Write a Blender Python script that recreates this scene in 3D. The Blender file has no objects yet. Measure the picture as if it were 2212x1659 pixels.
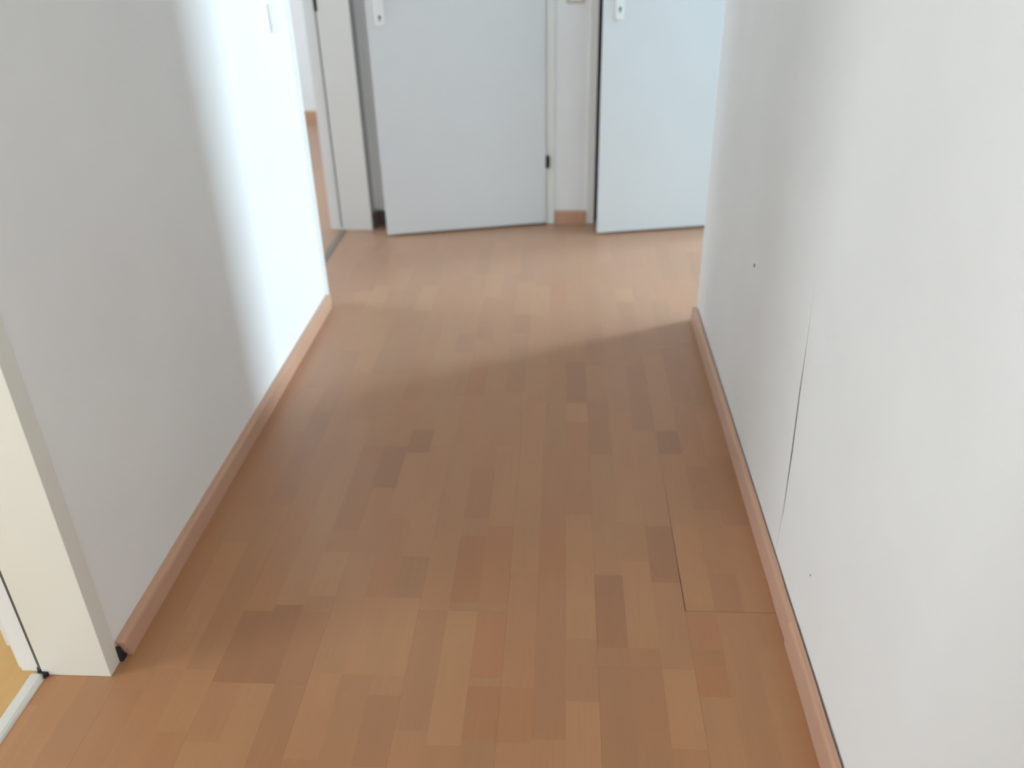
import bpy, bmesh, math, random
from mathutils import Vector, Matrix

random.seed(7)
S = bpy.context.scene
C = S.collection

# ------------------------------------------------------------------ camera
cam_d = bpy.data.cameras.new('camera')
cam = bpy.data.objects.new('camera', cam_d)
C.objects.link(cam)
R = ((0.99821933, -0.00924063, -0.05893025),
     (0.05582506, 0.49280863, 0.8683451),
     (-0.02101728, 0.87008865, -0.49244696))
M = Matrix(((R[0][0], R[0][1], -R[0][2], 0.0),
            (R[1][0], R[1][1], -R[1][2], 0.0),
            (R[2][0], R[2][1], -R[2][2], 1.36),
            (0, 0, 0, 1)))
cam.matrix_world = M
cam_d.sensor_fit = 'HORIZONTAL'
cam_d.sensor_width = 36.0
cam_d.lens = 1851.0157 / 2212.0 * 36.0
cam_d.clip_start = 0.02
cam_d.dof.use_dof = True
cam_d.dof.focus_distance = 1.60
cam_d.dof.aperture_fstop = 2.4
S.camera = cam

# ------------------------------------------------------------------ world, light, exposure
w = bpy.data.worlds.new('sky'); S.world = w
w.use_nodes = True
w.node_tree.nodes['Background'].inputs[0].default_value = (0.72, 0.85, 1.0, 1)
w.node_tree.nodes['Background'].inputs[1].default_value = 0.6
S.view_settings.view_transform = 'Standard'
S.view_settings.look = 'None'
S.view_settings.gamma = 1.0
S.view_settings.use_curve_mapping = False
S.view_settings.exposure = 0.0
S.cycles.use_denoising = True
S.cycles.max_bounces = 14
S.cycles.diffuse_bounces = 8
S.cycles.sample_clamp_indirect = 6.0


def area(name, loc, direction, sx, sy, power, col):
    d = bpy.data.lights.new(name, 'AREA')
    d.shape = 'RECTANGLE'; d.size = sx; d.size_y = sy
    d.energy = power; d.color = col
    o = bpy.data.objects.new(name, d); C.objects.link(o)
    o.location = loc
    o.rotation_euler = Vector(direction).to_track_quat('-Z', 'Y').to_euler()
    return o


# daylight at the flat's windows, all outside the frame; hall rear is added fill
area('daylight_living_room', (5.10, 4.93, 1.20), (0, -1, -0.03), 2.2, 1.64, 1290, (0.68, 0.865, 1.0))
area('daylight_side_room', (-4.06, -0.05, 1.55), (1, 0, -0.10), 1.1, 1.3, 77, (0.84, 0.935, 1.0))
area('daylight_back_room', (-4.56, 3.5, 1.55), (1, 0.2, -0.05), 1.4, 1.3, 100, (0.70, 0.86, 1.0))
area('fill_hall_rear', (-0.2, -1.66, 1.65), (0, 1, -0.05), 1.1, 1.3, 31, (0.87, 0.94, 1.0))  # added fill light behind the camera, lifts the shaded walls

# ------------------------------------------------------------------ node materials


def mat_new(name):
    m = bpy.data.materials.new(name); m.use_nodes = True
    nt = m.node_tree
    return m, nt, nt.nodes['Principled BSDF']


def plaster(name, col, bump=0.05, rough=0.85, scale=260):
    m, nt, b = mat_new(name)
    N = nt.nodes; L = nt.links
    geo = N.new('ShaderNodeNewGeometry')
    n1 = N.new('ShaderNodeTexNoise'); n1.inputs['Scale'].default_value = 3.0; n1.inputs['Detail'].default_value = 3
    n2 = N.new('ShaderNodeTexNoise'); n2.inputs['Scale'].default_value = scale; n2.inputs['Detail'].default_value = 2
    L.new(geo.outputs['Position'], n1.inputs['Vector']); L.new(geo.outputs['Position'], n2.inputs['Vector'])
    ramp = N.new('ShaderNodeValToRGB')
    ramp.color_ramp.elements[0].position = 0.3; ramp.color_ramp.elements[1].position = 0.7
    ramp.color_ramp.elements[0].color = tuple(c * 0.975 for c in col) + (1,)
    ramp.color_ramp.elements[1].color = tuple(min(1, c * 1.015) for c in col) + (1,)
    L.new(n1.outputs['Fac'], ramp.inputs['Fac']); L.new(ramp.outputs['Color'], b.inputs['Base Color'])
    bp = N.new('ShaderNodeBump'); bp.inputs['Strength'].default_value = bump; bp.inputs['Distance'].default_value = 0.002
    L.new(n2.outputs['Fac'], bp.inputs['Height']); L.new(bp.outputs['Normal'], b.inputs['Normal'])
    b.inputs['Roughness'].default_value = rough
    b.inputs['Specular IOR Level'].default_value = 0.3
    return m


def paint(name, col, rough=0.4, metal=0.0, vary=0.02):
    m, nt, b = mat_new(name)
    N = nt.nodes; L = nt.links
    geo = N.new('ShaderNodeNewGeometry')
    n1 = N.new('ShaderNodeTexNoise'); n1.inputs['Scale'].default_value = 6.0; n1.inputs['Detail'].default_value = 4
    L.new(geo.outputs['Position'], n1.inputs['Vector'])
    mix = N.new('ShaderNodeMix'); mix.data_type = 'RGBA'
    mix.inputs['A'].default_value = tuple(c * (1 - vary) for c in col) + (1,)
    mix.inputs['B'].default_value = tuple(min(1, c * (1 + vary)) for c in col) + (1,)
    L.new(n1.outputs['Fac'], mix.inputs['Factor']); L.new(mix.outputs['Result'], b.inputs['Base Color'])
    b.inputs['Roughness'].default_value = rough
    b.inputs['Metallic'].default_value = metal
    return m


def wood(name, col=None, rough=0.38, along='Y', contrast=0.042, spec=0.6):
    """laminate: the colour of each stave comes from the object's own colour, times a fine grain along the plank"""
    m, nt, b = mat_new(name)
    N = nt.nodes; L = nt.links
    geo = N.new('ShaderNodeNewGeometry')
    mp = N.new('ShaderNodeMapping')
    mp.inputs['Scale'].default_value = {'Y': (160, 5, 1), 'X': (5, 160, 60)}[along] if along != 'B' else (60, 4, 120)
    info = N.new('ShaderNodeObjectInfo')
    off = N.new('ShaderNodeVectorMath'); off.operation = 'MULTIPLY_ADD'
    comb = N.new('ShaderNodeCombineXYZ')
    L.new(info.outputs['Random'], comb.inputs['Y'])
    off.inputs[1].default_value = (7.0, 7.0, 7.0)
    L.new(comb.outputs[0], off.inputs[0]); L.new(geo.outputs['Position'], off.inputs[2])
    L.new(off.outputs[0], mp.inputs['Vector'])
    n1 = N.new('ShaderNodeTexNoise'); n1.inputs['Scale'].default_value = 1.0; n1.inputs['Detail'].default_value = 3
    L.new(mp.outputs[0], n1.inputs['Vector'])
    mp2 = N.new('ShaderNodeMapping'); mp2.inputs['Scale'].default_value = (14, 3.5, 1)
    L.new(off.outputs[0], mp2.inputs['Vector'])
    n2 = N.new('ShaderNodeTexNoise'); n2.inputs['Scale'].default_value = 1.0; n2.inputs['Detail'].default_value = 2
    L.new(mp2.outputs[0], n2.inputs['Vector'])
    add = N.new('ShaderNodeMath'); add.operation = 'ADD'
    L.new(n1.outputs['Fac'], add.inputs[0]); L.new(n2.outputs['Fac'], add.inputs[1])
    rng = N.new('ShaderNodeMapRange')
    rng.inputs['From Min'].default_value = 0.7; rng.inputs['From Max'].default_value = 1.3
    rng.inputs['To Min'].default_value = 1 - contrast; rng.inputs['To Max'].default_value = 1 + contrast
    L.new(add.outputs[0], rng.inputs['Value'])
    mul = N.new('ShaderNodeVectorMath'); mul.operation = 'SCALE'
    if col is None:
        L.new(info.outputs['Color'], mul.inputs[0])
    else:
        mul.inputs[0].default_value = col
    L.new(rng.outputs[0], mul.inputs['Scale'])
    L.new(mul.outputs[0], b.inputs['Base Color'])
    b.inputs['Roughness'].default_value = rough
    b.inputs['Specular IOR Level'].default_value = spec
    b.inputs['Sheen Weight'].default_value = 0.24
    b.inputs['Sheen Roughness'].default_value = 0.5
    return m


MW = plaster('white_plaster', (0.835, 0.84, 0.83))
MDIMWALL = plaster('bounce_dimming_sage', (0.27, 0.32, 0.33))  # invented tone, darkened to cut light bounced onto the doors
MCLOSET = plaster('closet_shade_dark', (0.10, 0.10, 0.11))  # near-black colour stands in for the darkness behind the far doors
MDIMFLOOR = plaster('bounce_dimming_carpet', (0.16, 0.15, 0.145), 0.5, 0.95, 400)  # invented carpet, dark so the unseen floor bounces less light
MCEIL = plaster('white_ceiling', (0.82, 0.82, 0.80))
MFRAME = paint('cream_enamel', (0.78, 0.775, 0.705), 0.42)
MFRAME2 = paint('white_enamel', (0.79, 0.785, 0.755), 0.42)
MDOOR = paint('white_door_lacquer', (0.735, 0.752, 0.758), 0.45)
MLAM = wood('beech_laminate')
MSUB = paint('floor_substrate', (0.10, 0.06, 0.035), 0.9)
MSKIRT = wood('beech_skirting_foil', (0.54, 0.300, 0.185), 0.42, 'B', 0.06)
MSKIRTSHADE = wood('shaded_skirting_foil', (0.085, 0.050, 0.042), 0.6, 'B', 0.06)  # skirting with the corner's deep shade put into the colour
MSIDE = wood('yellow_oak_laminate', None, 0.40)
MALU = paint('anodised_aluminium', (0.72, 0.73, 0.71), 0.38, 0.55)
MBRONZE = paint('bronze_aluminium', (0.26, 0.22, 0.185), 0.45, 0.2)
MDARK = paint('matt_black', (0.018, 0.017, 0.022), 0.9)
MSEAL = paint('grey_rubber_seal', (0.10, 0.098, 0.085), 0.7)
MCRACK = paint('crack_fill', (0.13, 0.12, 0.125), 0.9)
MHINGE = paint('dark_iron', (0.03, 0.026, 0.026), 0.5, 0.5)
MPLATE = paint('white_plastic', (0.86, 0.87, 0.85), 0.30)
MBEIGE = paint('beige_plastic', (0.56, 0.50, 0.43), 0.45)
MHOLE = paint('brown_rust', (0.09, 0.055, 0.04), 0.8)
mg = bpy.data.materials.new('window_glass'); mg.use_nodes = True
_n = mg.node_tree.nodes; _l = mg.node_tree.links
_n.remove(_n['Principled BSDF'])
_t = _n.new('ShaderNodeBsdfTransparent'); _g = _n.new('ShaderNodeBsdfGlossy'); _g.inputs['Roughness'].default_value = 0.02
_x = _n.new('ShaderNodeMixShader'); _x.inputs[0].default_value = 0.06
_l.new(_t.outputs[0], _x.inputs[1]); _l.new(_g.outputs[0], _x.inputs[2])
_l.new(_x.outputs[0], _n['Material Output'].inputs['Surface'])
MGLASS = mg

# ------------------------------------------------------------------ mesh helpers


def box(bm, x0, x1, y0, y1, z0, z1):
    vs = [bm.verts.new(p) for p in ((x0, y0, z0), (x1, y0, z0), (x1, y1, z0), (x0, y1, z0),
                                    (x0, y0, z1), (x1, y0, z1), (x1, y1, z1), (x0, y1, z1))]
    for f in ((3, 2, 1, 0), (4, 5, 6, 7), (0, 1, 5, 4), (1, 2, 6, 5), (2, 3, 7, 6), (3, 0, 4, 7)):
        bm.faces.new([vs[i] for i in f])
    return vs


def prism(bm, pts, lo, hi, axis='z'):
    """extrude a polygon; axis is the extrusion direction, pts are the other two coordinates in xyz order"""
    def P(a, b, t):
        return {'z': (a, b, t), 'x': (t, a, b), 'y': (a, t, b)}[axis]
    a = [bm.verts.new(P(p[0], p[1], lo)) for p in pts]
    b = [bm.verts.new(P(p[0], p[1], hi)) for p in pts]
    n = len(pts)
    bm.faces.new(a); bm.faces.new(b)
    for i in range(n):
        bm.faces.new((a[i], a[(i + 1) % n], b[(i + 1) % n], b[i]))


def cyl(bm, p0, p1, r, seg=20):
    p0 = Vector(p0); p1 = Vector(p1); d = (p1 - p0).normalized()
    q = d.to_track_quat('Z', 'Y')
    a = []; b = []
    for i in range(seg):
        t = 2 * math.pi * i / seg
        v = q @ Vector((math.cos(t) * r, math.sin(t) * r, 0))
        a.append(bm.verts.new(p0 + v)); b.append(bm.verts.new(p1 + v))
    bm.faces.new(a); bm.faces.new(b)
    for i in range(seg):
        bm.faces.new((a[i], a[(i + 1) % seg], b[(i + 1) % seg], b[i]))


def obj(name, bm, m, parent=None, bevel=0.0, seg=3, origin=None):
    bmesh.ops.recalc_face_normals(bm, faces=bm.faces)
    if origin is not None:
        bmesh.ops.translate(bm, verts=bm.verts, vec=-Vector(origin))
    me = bpy.data.meshes.new(name); bm.to_mesh(me); bm.free()
    me.materials.append(m)
    o = bpy.data.objects.new(name, me); C.objects.link(o)
    if origin is not None:
        o.location = origin
    if parent is not None:
        o.parent = parent
    if bevel:
        md = o.modifiers.new('bevel', 'BEVEL'); md.width = bevel; md.segments = seg
        md.limit_method = 'ANGLE'; md.angle_limit = math.radians(40)
        for p in me.polygons:
            p.use_smooth = True
        md.harden_normals = True
    return o


def tag(o, label=None, cat=None, kind=None, group=None):
    if label: o['label'] = label
    if cat: o['category'] = cat
    if kind: o['kind'] = kind
    if group: o['group'] = group
    return o


def struct(name, bm, m, label, cat, bevel=0.0, seg=3):
    return tag(obj(name, bm, m, None, bevel, seg), label, cat, 'structure')


# ------------------------------------------------------------------ layout numbers (metres, camera stands at 0,0)
XL = -0.913      # hall face of the left wall
XLR = -1.105     # room face of the left wall
XR = 0.486       # right wall
YF = 3.971       # far wall
YE = 2.905       # end of the right wall, where the cross hall opens
XC = 1.42       # the far wall ends here and the living room begins
YB = -1.60       # rear of the hall
H = 2.50

# ------------------------------------------------------------------ setting: walls and ceiling
bm = bmesh.new()
box(bm, XLR, XL, YB, 0.335, 0, H)
box(bm, XLR, XL, 0.335, 1.185, 2.02, H)
box(bm, XLR, XL, 1.185, 3.023, 0, H)
box(bm, XLR, XL, 3.023, 3.885, 2.02, H)
box(bm, XLR, XL, 3.885, YF + 0.001, 0, H)
wl = struct('wall_left', bm, MW, 'white plastered left wall between the two open doorways, half in bright daylight', 'wall')

# right wall: two lengths of plaster that meet at a crack; the crack is a real wedge-shaped slit
crack = [(1.545, 0.0), (1.534, 0.10), (1.5335, 0.185), (1.545, 0.33), (1.5585, 0.47), (1.562, 0.60), (1.572, 0.71), (1.575, 0.90), (1.58, H)]
slit = [0.0, 0.0015, 0.0070, 0.0120, 0.0100, 0.0030, 0.0003, 0.0, 0.0]
bm = bmesh.new()
near = [(YB, 0.0)] + [(y - s, z) for (y, z), s in zip(crack, slit)] + [(YB, H)]
far = [(y, z) for (y, z) in crack] + [(2.60, H), (2.60, 0.0)]
prism(bm, near, XR, XR + 0.12, 'x')
prism(bm, far, XR, XR + 0.12, 'x')
wr = struct('wall_right', bm, MW, 'white right wall with a dark vertical crack, running up to the cross hall', 'wall')
b = bmesh.new()
prism(b, [(y - s, z) for (y, z), s in zip(crack[:8], slit[:8])] + [(y, z) for (y, z) in crack[6:0:-1]], XR + 0.0015, XR + 0.06, 'x')  # dark fill set just inside the slit
tag(obj('crack_fill', b, MCRACK, wr), 'dark fill in the vertical crack')
# rounded end of the right wall and the wall of the cross hall that turns the corner
bm = bmesh.new()
r = 0.024
pts = [(XR, 2.60)]
for cx, t0 in ((XR + r, math.pi), (XR + 0.12 - r, math.pi / 2)):
    for i in range(9):
        t = t0 - i * math.pi / 2 / 8
        pts.append((cx + math.cos(t) * r, YE - r + math.sin(t) * r))
pts += [(XR + 0.12, 2.60)]
prism(bm, pts, 0, H)
wc = struct('wall_corner', bm, MW, 'rounded white wall corner at the far end of the right wall', 'wall')

D1L, D1R, D2L, D2R = -0.860, -0.083, 0.140, 0.925      # clear openings of the two far doors
bm = bmesh.new()
T = 0.10
for x0, x1 in ((XLR, D1L), (D1R, D2L), (D2R, 1.42)):
    box(bm, x0, x1, YF, YF + T, 0, H)
box(bm, D1L, D1R, YF, YF + T, 2.02, H)
box(bm, D2L, D2R, YF, YF + T, 2.02, H)
wf = struct('wall_far', bm, MW, 'white far wall with a narrow pier between two white doors', 'wall')

XW, YW = 7.0, 4.84       # far corner of the living room that opens off the hall on the right
bm = bmesh.new()
box(bm, XW, XW + 0.1, YB - 0.1, YW + 0.1, 0, H)
box(bm, XR + 0.12, XW, YB - 0.1, YB, 0, H)
box(bm, 1.36, 3.95, YW, YW + 0.1, 0, H); box(bm, 6.25, XW, YW, YW + 0.1, 0, H)
box(bm, 3.95, 6.25, YW, YW + 0.1, 0, 0.34); box(bm, 3.95, 6.25, YW, YW + 0.1, 2.06, H)
struct('wall_living_room', bm, MDIMWALL, 'walls of the living room that opens off the hall on the right, sage tone invented to cut bounced light', 'wall')


def window(name, axis, at, a0, a1, z0, z1, label):
    """frame bars and a pane in the plane axis=at"""
    def bx(b, u0, u1, v0, v1, d0, d1):
        if axis == 'x': box(b, d0, d1, u0, u1, v0, v1)
        else: box(b, u0, u1, d0, d1, v0, v1)
    b = bmesh.new(); f = 0.05
    bx(b, a0, a0 + f, z0, z1, at - 0.03, at + 0.03); bx(b, a1 - f, a1, z0, z1, at - 0.03, at + 0.03)
    bx(b, a0 + f, a1 - f, z0, z0 + f, at - 0.03, at + 0.03); bx(b, a0 + f, a1 - f, z1 - f, z1, at - 0.03, at + 0.03)
    o = tag(obj(name, b, MFRAME, None, 0.004), label, 'window', 'structure')
    b = bmesh.new(); bx(b, a0 + f, a1 - f, z0 + f, z1 - f, at - 0.002, at + 0.002)
    obj('pane', b, MGLASS, o)
    return o


window('window_1', 'y', YW + 0.05, 3.95, 6.25, 0.34, 2.06, 'wide window of the living room, off to the right of the hall')

# hall rear
bm = bmesh.new()
box(bm, XLR, -0.75, YB - 0.1, YB, 0, H); box(bm, 0.35, XR + 0.12, YB - 0.1, YB, 0, H)
box(bm, -0.75, 0.35, YB - 0.1, YB, 0, 1.0); box(bm, -0.75, 0.35, YB - 0.1, YB, 2.3, H)
struct('wall_rear', bm, MW, 'white wall closing the hall behind the camera', 'wall')
window('added_window', 'y', YB - 0.04, -0.75, 0.35, 1.0, 2.3, 'added window in the unseen hall wall behind the camera, for the fill light')  # unseen window, added to house the fill light

# side room (near doorway) and back room (far doorway)
bm = bmesh.new()
box(bm, -4.0, XLR, YB - 0.1, YB, 0, H)
box(bm, -4.1, -4.0, YB, -0.62, 0, H); box(bm, -4.1, -4.0, 0.52, 2.30, 0, H)
box(bm, -4.1, -4.0, -0.62, 0.52, 0, 0.88); box(bm, -4.1, -4.0, -0.62, 0.52, 2.22, H)
struct('wall_side_room', bm, MW, 'white walls of the side room behind the near doorway', 'wall')
window('window_3', 'x', -4.04, -0.62, 0.52, 0.88, 2.22, 'window of the side room behind the near doorway')
bm = bmesh.new()
box(bm, -4.6, XLR, 2.30, 2.40, 0, H)
box(bm, -4.5, -0.99, 6.20, 6.30, 0, H)
box(bm, -1.10, -0.99, YF + T, 6.20, 0, H)
box(bm, -4.6, -4.5, 2.40, 2.78, 0, H); box(bm, -4.6, -4.5, 4.22, 6.30, 0, H)
box(bm, -4.6, -4.5, 2.78, 4.22, 0, 0.88); box(bm, -4.6, -4.5, 2.78, 4.22, 2.22, H)
struct('wall_back_room', bm, MW, 'pale wall of the back room seen through the far left doorway', 'wall')
window('window_4', 'x', -4.54, 2.78, 4.22, 0.88, 2.22, 'window of the back room behind the far left doorway')
# closets behind the two far doors
bm = bmesh.new()
box(bm, -0.99, 1.42, 5.0, 5.1, 0, H)
box(bm, 1.36, 1.42, YF + T, 5.0, 0, H)
box(bm, 0.0, 0.06, YF + T, 5.0, 0, H)
struct('wall_closet', bm, MCLOSET, 'walls of the unlit rooms behind the two far doors, their darkness put into the colour', 'wall')

bm = bmesh.new()
box(bm, -4.7, 7.15, YB - 0.2, 6.35, H, H + 0.1)
struct('ceiling', bm, MCEIL, 'white ceiling of the flat above the hall', 'ceiling')

# ------------------------------------------------------------------ floors
bm = bmesh.new()
box(bm, -1.062, 1.828, YB - 0.1, 5.05, -0.05, -0.0085)
fl = struct('floor', bm, MSUB, 'hall floor of reddish beech laminate planks in a three-stave pattern', 'floor')

BASE = (0.374, 0.168, 0.064)
TONE = {'D': (0.86, 0.81, 0.78), 'd': (0.93, 0.90, 0.88), 'R': (0.96, 0.865, 0.80), 'r': (1.01, 0.92, 0.87),
        'L': (1.08, 1.12, 1.13), 'l': (1.05, 1.07, 1.07)}
W = 0.0648; X0 = 0.077
# staves read off the photograph: column, y from, y to, tone
SEEN = [(0, 1.29, 1.51, 'D'), (4, 1.40, 1.52, 'd'), (-4, 1.05, 1.18, 'R'), (-3, 1.05, 1.18, 'r'), (-1, 1.0, 1.15, 'L'), (2, 1.05, 1.238, 'L'),
        (3, 1.17, 1.25, 'R'), (3, 1.29, 1.401, 'r'), (3, 1.25, 1.29, 'd'), (-5, 1.04, 1.385, 'L'), (-4, 1.20, 1.385, 'r'),
        (-2, 1.06, 1.17, 'd'), (1, 1.06, 1.238, 'd'), (2, 1.49, 1.69, 'D'), (3, 2.01, 2.13, 'D'), (-2, 1.52, 1.67, 'R'),
        (-1, 2.17, 2.285, 'L'), (-5, 1.71, 1.93, 'd'), (-1, 1.31, 1.73, 'l'), (1, 1.29, 1.56, 'l'), (1, 1.70, 1.89, 'l'),
        (-5, 1.41, 1.64, 'R'), (-4, 1.41, 1.68, 'r'), (-9, 1.83, 2.03, 'D'), (-10, 1.65, 2.03, 'd'), (-7, 1.56, 1.78, 'l'),
        (-10, 1.42, 1.57, 'L'), (-9, 1.42, 1.57, 'l'), (-8, 1.20, 1.42, 'l'), (-7, 1.20, 1.42, 'L'), (-7, 0.99, 1.15, 'd'),
        (-12, 1.17, 1.37, 'D'), (-11, 1.17, 1.39, 'D'), (-10, 1.17, 1.37, 'd'), (-2, 3.03, 3.25, 'r'), (2, 3.05, 3.18, 'L'),
        (-4, 2.77, 2.93, 'd'), (-1, 2.285, 2.55, 'D'), (-6, 3.09, 3.33, 'L'), (-10, 2.96, 3.20, 'L'), (-13, 2.97, 3.20, 'L'),
        (-15, 3.14, 3.67, 'd'), (-14, 3.14, 3.55, 'd'), (-3, 2.93, 3.2, 'L'), (-4, 2.93, 3.24, 'L'), (-8, 2.0, 2.12, 'D'), (-6, 2.32, 2.55, 'r'),
        (-7, 2.62, 2.76, 'd'), (-6, 2.72, 2.82, 'd'), (-11, 2.72, 2.88, 'd'), (-14, 1.20, 1.6, 'l'), (-13, 1.05, 1.2, 'l'),
        (-9, 1.0, 1.2, 'l'), (-12, 0.9, 1.03, 'L'), (5, 1.08, 1.3, 'l'), (3, 1.42, 1.7, 'l'), (5, 1.7, 2.0, 'd'), (4, 1.76, 1.95, 'd'),
        (-18, 0.8, 1.1, 'L'), (-17, 0.95, 1.25, 'l'), (0, 2.0, 2.3, 'd'), (3, 2.35, 2.6, 'l'), (4, 2.3, 2.66, 'd')]
JOINT = {1: 1.401, 0: 1.238, -1: 0.995, -2: 1.385, -3: 0.74, -4: 1.17, -5: 0.46, -6: 0.71, 2: 0.61}
PL = 1.290


def shade(f):
    return (BASE[0] * f[0], BASE[1] * f[1], BASE[2] * f[2], 1)


def slab(name, x0, x1, y0, y1, z0, z1, m, parent, col, ch=0.0004, open_left=False):
    """a plank or stave: a low box whose top edges are eased; built about its own centre"""
    b = bmesh.new()
    cx, cy = (x0 + x1) / 2, (y0 + y1) / 2
    hx, hy = (x1 - x0) / 2, (y1 - y0) / 2
    v = []
    for (a, c, z) in ((hx, hy, z0), (hx, hy, z1 - ch), (hx - ch, hy - ch, z1)):
        v.append([b.verts.new(p) for p in ((-a, -c, z), (a, -c, z), (a, c, z), (-a, c, z))])
    if open_left:                                   # the joint gapes at its near end and closes farther on
        for ring in v:
            for q in ring:
                if q.co.x < 0:
                    q.co.x += 0.0019 * max(0.0, min(1.0, 1 - (q.co.y + cy - 1.40) / 0.50))
    b.faces.new(v[0][::-1]); b.faces.new(v[2])
    for k in (0, 1):
        for i in range(4):
            b.faces.new((v[k][i], v[k][(i + 1) % 4], v[k + 1][(i + 1) % 4], v[k + 1][i]))
    me = bpy.data.meshes.new(name); b.to_mesh(me); b.free(); me.materials.append(m)
    o = bpy.data.objects.new(name, me); C.objects.link(o)
    o.location = (cx, cy, 0)
    o.color = col
    if parent is not None:
        o.parent = parent
        o.matrix_parent_inverse = Matrix.Translation(-parent.location)
    return o


def stave_cuts(k, a, b):
    """stave joints of column k between the plank ends a and b, with tones"""
    pieces = []
    seen = sorted((max(a, s[1]), min(b, s[2]), s[3]) for s in SEEN if s[0] == k and s[2] > a + 0.02 and s[1] < b - 0.02)
    pos = a

    def fill(p, q):
        L = q - p
        if L < 0.004: return
        n = max(1, round(L / 0.36))
        cuts = [p + L * (i + (random.uniform(-0.22, 0.22) if 0 < i < n else 0)) / n for i in range(n + 1)]
        for i in range(n):
            g = random.gauss(1.0, 0.028); rd = random.gauss(0, 0.022)
            pieces.append((cuts[i], cuts[i + 1], (g, g * (1 - rd), g * (1 - 1.4 * rd))))
    for (p, q, t) in seen:
        p = max(p, pos)
        if q - p < 0.02: continue
        fill(pos, p)
        f = TONE[t]; g = random.gauss(1.0, 0.012)
        pieces.append((p, q, (f[0] * g, f[1] * g, f[2] * g)))
        pos = q
    fill(pos, b)
    return pieces


for c in range(-6, 9):
    x0 = X0 + c * 3 * W; x1 = x0 + 3 * W
    px0 = max(x0, -1.060); px1 = x1
    g = 0.00010
    j = JOINT.get(c, random.uniform(0, PL))
    n0 = math.floor((YB - j) / PL)
    y = j + n0 * PL
    ylim = 4.02 if c < 7 else YW + 0.05
    while y < ylim:
        a = max(y, YB); b = min(y + PL, ylim)
        y += PL
        if b - a < 0.01: continue
        if c >= 3 and b < YE - 0.1: continue          # under the wall and beyond it
        if c >= 3: a = max(a, YE - 0.12)
        visible = c <= 3 and b > 0.70
        t = random.gauss(1.0, 0.03)
        gl = g
        ge = 0.0006 if c == 1 else 0.00012
        p = slab('plank', px0 + gl, px1 - g, a + ge, b - ge, -0.008, -0.0010 if visible else 0.0, MLAM, fl,
                 shade((t, t, t)), open_left=(c == 1 and 1.3 < a < 1.5))
        if visible:
            for s in range(3):
                k = c * 3 + s
                sx0 = max(x0 + s * W, px0) + (gl if s == 0 else 0); sx1 = x0 + (s + 1) * W - (g if s == 2 else 0)
                if sx1 - sx0 < 0.004: continue
                for (u, v, f) in stave_cuts(k, a + ge, b - ge):
                    slab('stave', sx0, sx1, u, v, -0.0010, 0.0, MLAM, p, shade(f), 0.00008, open_left=(k == 3 and 1.39 < u < 2.6))

bm = bmesh.new()
box(bm, 0.661, 1.828, YB - 0.05, YE - 0.121, -0.0084, 0.0); box(bm, 1.8285, 7.05, YB - 0.05, YW + 0.05, -0.05, 0.0)
flv = struct('floor_living_room', bm, MDIMFLOOR, 'living room floor on the right, as grey carpet invented to cut bounced light', 'floor')

# laminate of the back room (same beech) and the yellower one of the side room
bm = bmesh.new(); box(bm, -4.55, -1.062, 2.35, 6.25, -0.05, -0.0085)
fb = struct('floor_back_room', bm, MSUB, 'laminate floor of the back room beyond the far left doorway', 'floor')
for c in range(7):
    x1 = -1.064 - c * 0.1945; x0 = x1 - 0.1945
    y = 2.36 + random.uniform(-1.0, 0)
    while y < 6.22:
        a, b = max(y, 2.36), min(y + PL, 6.22); y += PL
        if b - a > 0.02:
            t = random.gauss(1.0, 0.05)
            slab('plank', x0 + 0.0003, x1 - 0.0003, a + 0.0003, b - 0.0003, -0.008, 0.0, MLAM, fb, shade((t, t, t)))
slab('plank', -4.52, -1.064 - 7 * 0.1945, 2.36, 6.22, -0.008, 0.0, MLAM, fb, shade((1, 1, 1)))
bm = bmesh.new(); box(bm, -4.05, -1.062, YB - 0.05, 2.33, -0.05, -0.0085)
fs = struct('floor_side_room', bm, MSUB, 'yellowish wooden floor of the side room behind the near doorway', 'floor')
for c in range(6):
    x1 = -1.064 - c * 0.1945; x0 = x1 - 0.1945
    y = YB + random.uniform(-1.0, 0)
    while y < 2.3:
        a, b = max(y, YB), min(y + PL, 2.3); y += PL
        if b - a > 0.02:
            t = random.gauss(1.0, 0.05)
            slab('plank', x0 + 0.0003, x1 - 0.0003, a + 0.0003, b - 0.0003, -0.008, 0.0, MSIDE, fs,
                 (0.53 * t, 0.31 * t, 0.095 * t, 1))
slab('plank', -4.0, -1.064 - 6 * 0.1945, YB, 2.3, -0.008, 0.0, MSIDE, fs, (0.53, 0.31, 0.095, 1))

# ------------------------------------------------------------------ baseboards


def board(bm, face_x, back_x, y0, y1, h, jag=0.0):
    """skirting profile in x-z, run along y, with the front top edge eased"""
    s = 1 if back_x > face_x else -1
    pts = [(back_x, 0.0), (back_x, h), (face_x + s * 0.006, h), (face_x + s * 0.002, h - 0.002), (face_x, h - 0.007), (face_x, 0.0)]
    n = max(1, int((y1 - y0) / 0.08)) if jag else 1
    ring = []
    for i in range(n + 1):
        y = y0 + (y1 - y0) * i / n
        dx = random.uniform(-jag, jag) if jag else 0
        ring.append([bm.verts.new((p[0] + dx, y, p[1])) for p in pts])
    bm.faces.new(ring[0]); bm.faces.new(ring[-1])
    for i in range(n):
        for k in range(len(pts)):
            bm.faces.new((ring[i][k], ring[i][(k + 1) % 6], ring[i + 1][(k + 1) % 6], ring[i + 1][k]))


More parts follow.
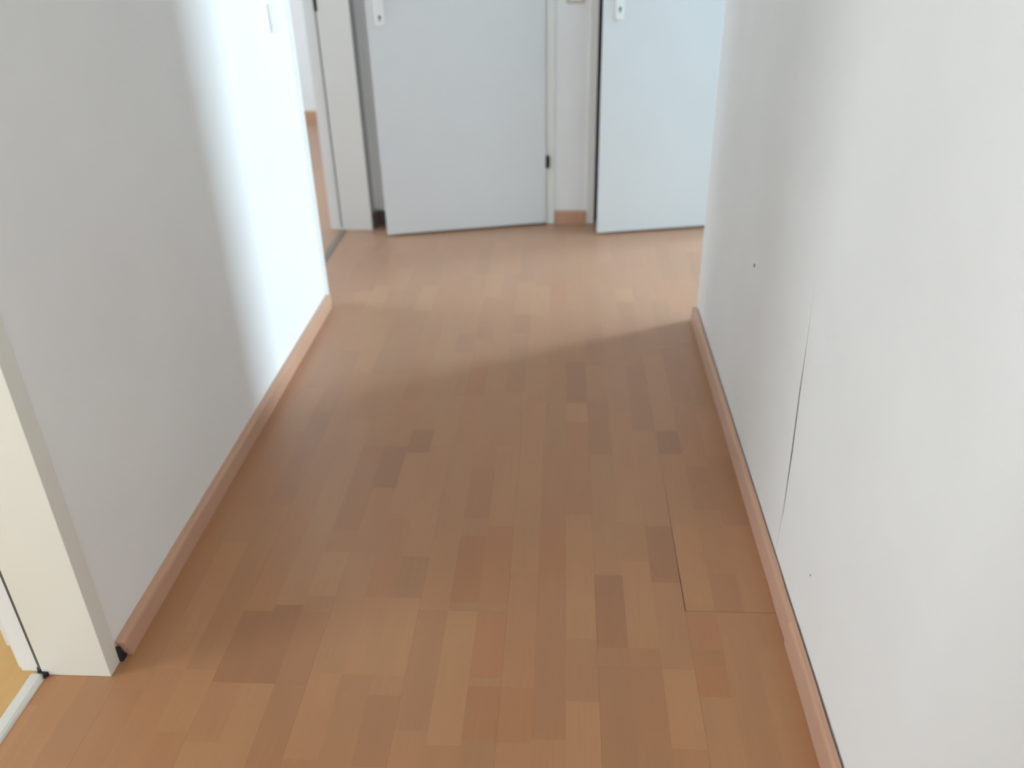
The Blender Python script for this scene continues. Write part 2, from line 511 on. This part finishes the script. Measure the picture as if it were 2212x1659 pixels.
bm = bmesh.new(); board(bm, -0.893, XL + 0.0005, 1.219, 2.989, 0.052, 0.0006)
for v in bm.verts:                                   # the near end was cut askew
    if v.co.y < 1.2195: v.co.y += 0.016 * (1 - v.co.z / 0.052)
bl = struct('baseboard_left', bm, MSKIRT, 'reddish beech baseboard along the foot of the left wall', 'baseboard')
b = bmesh.new()
prism(b, [(1.2155, 0.0), (1.2152, 0.018), (1.2156, 0.034), (1.2175, 0.041), (1.2205, 0.036), (1.221, 0.027), (1.225, 0.019), (1.2265, 0.010), (1.233, 0.006), (1.236, 0.0)], -0.9115, -0.9045, 'x')
tag(obj('dark_gap_lump', b, MDARK, bl), 'black lump standing for the dark gap at the cut end of the baseboard')  # painted black for the dark gap beside the casing

bm = bmesh.new(); board(bm, 0.4675, 0.4815, 1.316, 2.878, 0.060, 0.0007)
br = struct('baseboard_right', bm, MSKIRT, 'beech baseboard along the right wall with a dark gap behind it', 'baseboard')
bm = bmesh.new(); board(bm, 0.4655, 0.4810, YB, 1.315, 0.062, 0.0008)
obj('board', bm, MSKIRT, br)
bm = bmesh.new()
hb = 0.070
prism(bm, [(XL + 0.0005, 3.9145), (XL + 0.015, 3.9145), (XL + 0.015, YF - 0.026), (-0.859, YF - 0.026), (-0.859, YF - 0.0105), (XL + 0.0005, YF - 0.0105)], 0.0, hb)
struct('baseboard_return', bm, MSKIRTSHADE, 'baseboard with deep shade put into its colour, in the corner behind the free edge of the ajar left far door', 'baseboard', 0.003, 2)
bm = bmesh.new()
prism(bm, [(YF - 0.0005, 0.0), (YF - 0.0005, 0.064), (YF - 0.010, 0.064), (YF - 0.015, 0.057), (YF - 0.015, 0.0)], -0.045, 0.103, 'x')
struct('baseboard_far', bm, MSKIRT, 'short beech baseboard at the foot of the pier between the far doors', 'baseboard')
bm = bmesh.new()
prism(bm, [(6.2, 0.0), (6.2, 0.075), (6.19, 0.075), (6.183, 0.067), (6.183, 0.0)], -4.45, -1.12, 'x')
struct('baseboard_back_room', bm, MSKIRT, 'beech baseboard of the back room seen through the far left doorway', 'baseboard')
bm = bmesh.new()
prism(bm, [(YF, 0.0), (YF, 0.064), (YF - 0.010, 0.064), (YF - 0.015, 0.057), (YF - 0.015, 0.0)], 0.97, XC, 'x')
struct('baseboard_cross_hall', bm, MSKIRT, 'beech baseboard along the far wall of the cross hall', 'baseboard')

# ------------------------------------------------------------------ door frames in the left wall


def jamb_profile(y, s):
    """steel door frame wrapped round the wall end: (x, y) outline; the jamb face is at y and looks along -s"""
    c = XL + 0.0022
    return [(XL - 0.001, y + s * 0.040), (c, y + s * 0.040), (c, y), (-1.055, y), (-1.055, y + s * 0.016), (XLR - 0.010, y + s * 0.016),
            (XLR - 0.010, y + s * 0.055), (XLR + 0.001, y + s * 0.055), (XLR + 0.001, y + s * 0.022), (XL - 0.001, y + s * 0.012)]


def left_frame(name, y0, y1, label):
    bm = bmesh.new()
    prism(bm, jamb_profile(y1, 1), 0.0, 2.0)
    prism(bm, jamb_profile(y0, -1), 0.0, 2.0)
    box(bm, XLR - 0.010, XL + 0.0022, y0 - 0.03, y1 + 0.03, 2.0, 2.045)
    o = struct(name, bm, MFRAME, label, 'door frame', 0.0025, 2)
    for y, s in ((y1, 1), (y0, -1)):
        b = bmesh.new()
        box(b, -1.062, -1.0552, min(y + s * 0.002, y + s * 0.0155), max(y + s * 0.002, y + s * 0.0155), 0.012, 2.0)
        obj('rubber_seal', b, MSEAL, o, 0.001, 2)
    return o


tn = left_frame('trim_1', 0.345, 1.175, 'cream door frame of the near left doorway')
MFRAME, MFRAME1 = MFRAME2, MFRAME
tf = left_frame('trim_2', 3.033, 3.873, 'cream door frame of the far left doorway beside the ajar door')
b = bmesh.new(); box(b, -1.0625, -1.048, 3.8715, 3.874, 0.965, 1.09)
tag(obj('strike_plate', b, MDARK, tf, 0.0008, 2), 'black strike plate let into the door frame')

# thresholds
bm = bmesh.new()
prism(bm, [(-1.080, 0.0), (-1.078, 0.004), (-1.072, 0.0065), (-1.056, 0.0065), (-1.050, 0.004), (-1.047, 0.0)], 0.362, 1.172, 'y')
th = tag(obj('threshold_strip', bm, MALU), 'pale aluminium threshold strip in the near left doorway', 'threshold')
b = bmesh.new()
prism(b, [(-1.041, 1.1745), (-1.046, 1.164), (-1.052, 1.1715), (-1.063, 1.173), (-1.068, 1.183), (-1.076, 1.187), (-1.066, 1.1905), (-1.056, 1.190), (-1.056, 1.1752)], 0.0002, 0.010)
tag(obj('dark_gap_lump', b, MDARK, th), 'black lump standing for the dark gap where the strip meets the door frame')  # black lump in place of the dark cavity at the jamb foot
bm = bmesh.new()
prism(bm, [(-1.062, 0.0), (-1.060, 0.003), (-1.054, 0.005), (-1.042, 0.005), (-1.036, 0.003), (-1.034, 0.0)], 3.052, 3.868, 'y')
tag(obj('threshold_strip', bm, MBRONZE), 'narrow dark bronze threshold strip in the far left doorway', 'threshold')

# frames of the two far doors


def far_frame(name, x0, x1, label):
    bm = bmesh.new()
    for x, s in ((x0, -1), (x1, 1)):
        pts = [(x, YF - 0.010), (x + s * 0.038, YF - 0.010), (x + s * 0.038, YF + 0.001), (x + s * 0.004, YF + 0.001), (x + s * 0.004, YF + T), (x - s * 0.012, YF + T), (x - s * 0.012, YF + 0.045), (x, YF + 0.045)]
        prism(bm, pts, 0.0, 2.0)
    box(bm, x0 - 0.038, x1 + 0.038, YF - 0.010, YF + 0.03, 2.0, 2.04)
    o = struct(name, bm, MFRAME, label, 'door frame', 0.002, 2)
    b = bmesh.new()
    box(b, x0 + 0.0004, x0 + 0.0125, YF + 0.036, YF + 0.0448, 0.004, 1.995)
    box(b, x0 + 0.0004, x0 + 0.006, YF - 0.002, YF + 0.0355, 0.004, 1.995)
    tag(obj('rubber_seal', b, MDARK, o), 'rubber seal in the rebate, blackened for the dark of the door gap')  # black strips put the door gap's darkness into the rebate
    return o


MFRAME = MFRAME2
far_frame('trim_3', D1L + 0.004, D1R - 0.002, 'cream frame round the left far door')
far_frame('trim_4', D2L + 0.001, D2R - 0.004, 'cream frame round the right far door')


# ------------------------------------------------------------------ doors
def leaf_door(name, free, hinge, label, plate_at, plate_w, plate_z, key_z):
    """white flush leaf, ajar: free/hinge are the floor points of its hall face"""
    f = Vector((free[0], free[1], 0)); h = Vector((hinge[0], hinge[1], 0))
    L = (h - f).length
    ang = math.atan2(h.y - f.y, h.x - f.x)
    mw = Matrix.Translation(f) @ Matrix.Rotation(ang, 4, 'Z')

    def put(nm, bmx, m, parent, bevel=0.0, seg=3):
        o = obj(nm, bmx, m, parent, bevel, seg)
        return o
    bm = bmesh.new()
    # hall face at local y=0; rebated edge 13 mm behind the lipping
    box(bm, 0, L, 0.0, 0.016, 0.010, 1.985)
    box(bm, 0.013, L - 0.013, 0.016, 0.040, 0.010, 1.972)
    o = obj(name, bm, MDOOR, None, 0.0018, 2)
    o.matrix_world = mw
    tag(o, label, 'door', 'structure')
    # long plate with rounded ends
    b = bmesh.new(); pts = []
    hw = plate_w / 2
    zt = plate_z + 0.225
    rr = 0.010
    for cx, cz, t0 in ((hw - rr, plate_z + rr, -90), (hw - rr, zt - rr, 0), (-hw + rr, zt - rr, 90), (-hw + rr, plate_z + rr, 180)):
        for i in range(6):
            t = math.radians(t0 + 18 * i)
            pts.append((plate_at + cx + rr * math.cos(t), cz + rr * math.sin(t)))
    prism(b, pts, -0.012, 0.0, 'y')
    pl = put('handle_plate', b, MPLATE, o, 0.002, 2)
    b = bmesh.new()
    cyl(b, (plate_at, -0.0126, key_z + 0.006), (plate_at, -0.0115, key_z + 0.006), 0.0055, 16)
    box(b, plate_at - 0.0025, plate_at + 0.0025, -0.0126, -0.0115, key_z - 0.010, key_z + 0.004)
    tag(put('keyhole', b, MDARK, pl), 'dark keyhole')
    b = bmesh.new()
    zl = plate_z + 0.140
    cyl(b, (plate_at, -0.009, zl), (plate_at, -0.050, zl), 0.010)
    cyl(b, (plate_at - 0.004, -0.050, zl), (plate_at + 0.115, -0.050, zl), 0.009)
    put('lever', b, MPLATE, pl, 0.002, 2)
    for z in (0.275, 1.70):
        b = bmesh.new()
        cyl(b, (L + 0.008, 0.000, z), (L + 0.008, 0.000, z + 0.024), 0.0095)
        cyl(b, (L + 0.008, 0.000, z + 0.025), (L + 0.008, 0.000, z + 0.050), 0.0095)
        cyl(b, (L + 0.008, 0.000, z - 0.004), (L + 0.008, 0.000, z + 0.054), 0.006)
        tag(put('hinge', b, MHINGE, o), 'dark iron hinge')
    return o


leaf_door('door_1', (-0.820, 3.777), (-0.086, 3.950), 'white flush door standing ajar, left of the two in the far wall', 0.052, 0.040, 0.913, 0.943)
leaf_door('door_2', (0.153, 3.800), (0.905, 3.952), 'white flush door standing ajar, partly hidden by the right wall', 0.066, 0.034, 0.920, 0.958)

# leaf of the near doorway, swung right back against the side room wall
bm = bmesh.new()
box(bm, XLR - 0.055, XLR - 0.016, 1.244, 2.02, 0.018, 1.99)
box(bm, XLR - 0.055, XLR - 0.041, 1.232, 1.244, 0.018, 1.99)
d3 = struct('door_3', bm, MDOOR, 'edge of a white door folded back inside the near left doorway', 'door', 0.0018, 2)

# ------------------------------------------------------------------ switches and small marks


def switch(label, at, normal, w_, h_, plate_m, rocker_m, n_rock=1):
    """local x along the wall, y out of the wall"""
    n = Vector(normal); up = Vector((0, 0, 1)); t = n.cross(up) * -1
    mw = Matrix((( t.x, -n.x, 0, at[0]), (t.y, -n.y, 0, at[1]), (0, 0, 1, at[2]), (0, 0, 0, 1)))
    bm = bmesh.new(); box(bm, -w_ / 2, w_ / 2, -0.0065, 0.0, 0, h_)
    o = obj('light_switch', bm, plate_m, None, 0.003, 3); o.matrix_world = mw
    tag(o, label, 'light switch')
    for i in range(n_rock):
        z0 = 0.011 + i * (h_ - 0.022) / n_rock; z1 = 0.011 + (i + 1) * (h_ - 0.022) / n_rock - (0.003 if i < n_rock - 1 else 0)
        b = bmesh.new()
        prism(b, [(-0.006, z0), (-0.0095, z0), (-0.0075, z1), (-0.006, z1)], -w_ / 2 + 0.011, w_ / 2 - 0.011, 'x')
        obj('rocker', b, rocker_m, o, 0.001, 2)
    return o


switch('white light switch on the sunlit end of the left wall', (XL, 2.845, 1.014), (1, 0, 0), 0.082, 0.082, MPLATE, MPLATE)
switch('beige light switch on the pier between the two far doors', (0.040, YF, 0.970), (0, -1, 0), 0.076, 0.080, MBEIGE, MPLATE)

b = bmesh.new(); cyl(b, (XR - 0.0012, 2.081, 0.534), (XR + 0.004, 2.081, 0.534), 0.0045, 12)
tag(obj('nail', b, MHOLE, wr), 'brown nail head in the right wall')
b = bmesh.new(); cyl(b, (XR - 0.0006, 1.30, 0.20), (XR + 0.004, 1.30, 0.20), 0.002, 10)
obj('nail', b, MSEAL, wr)
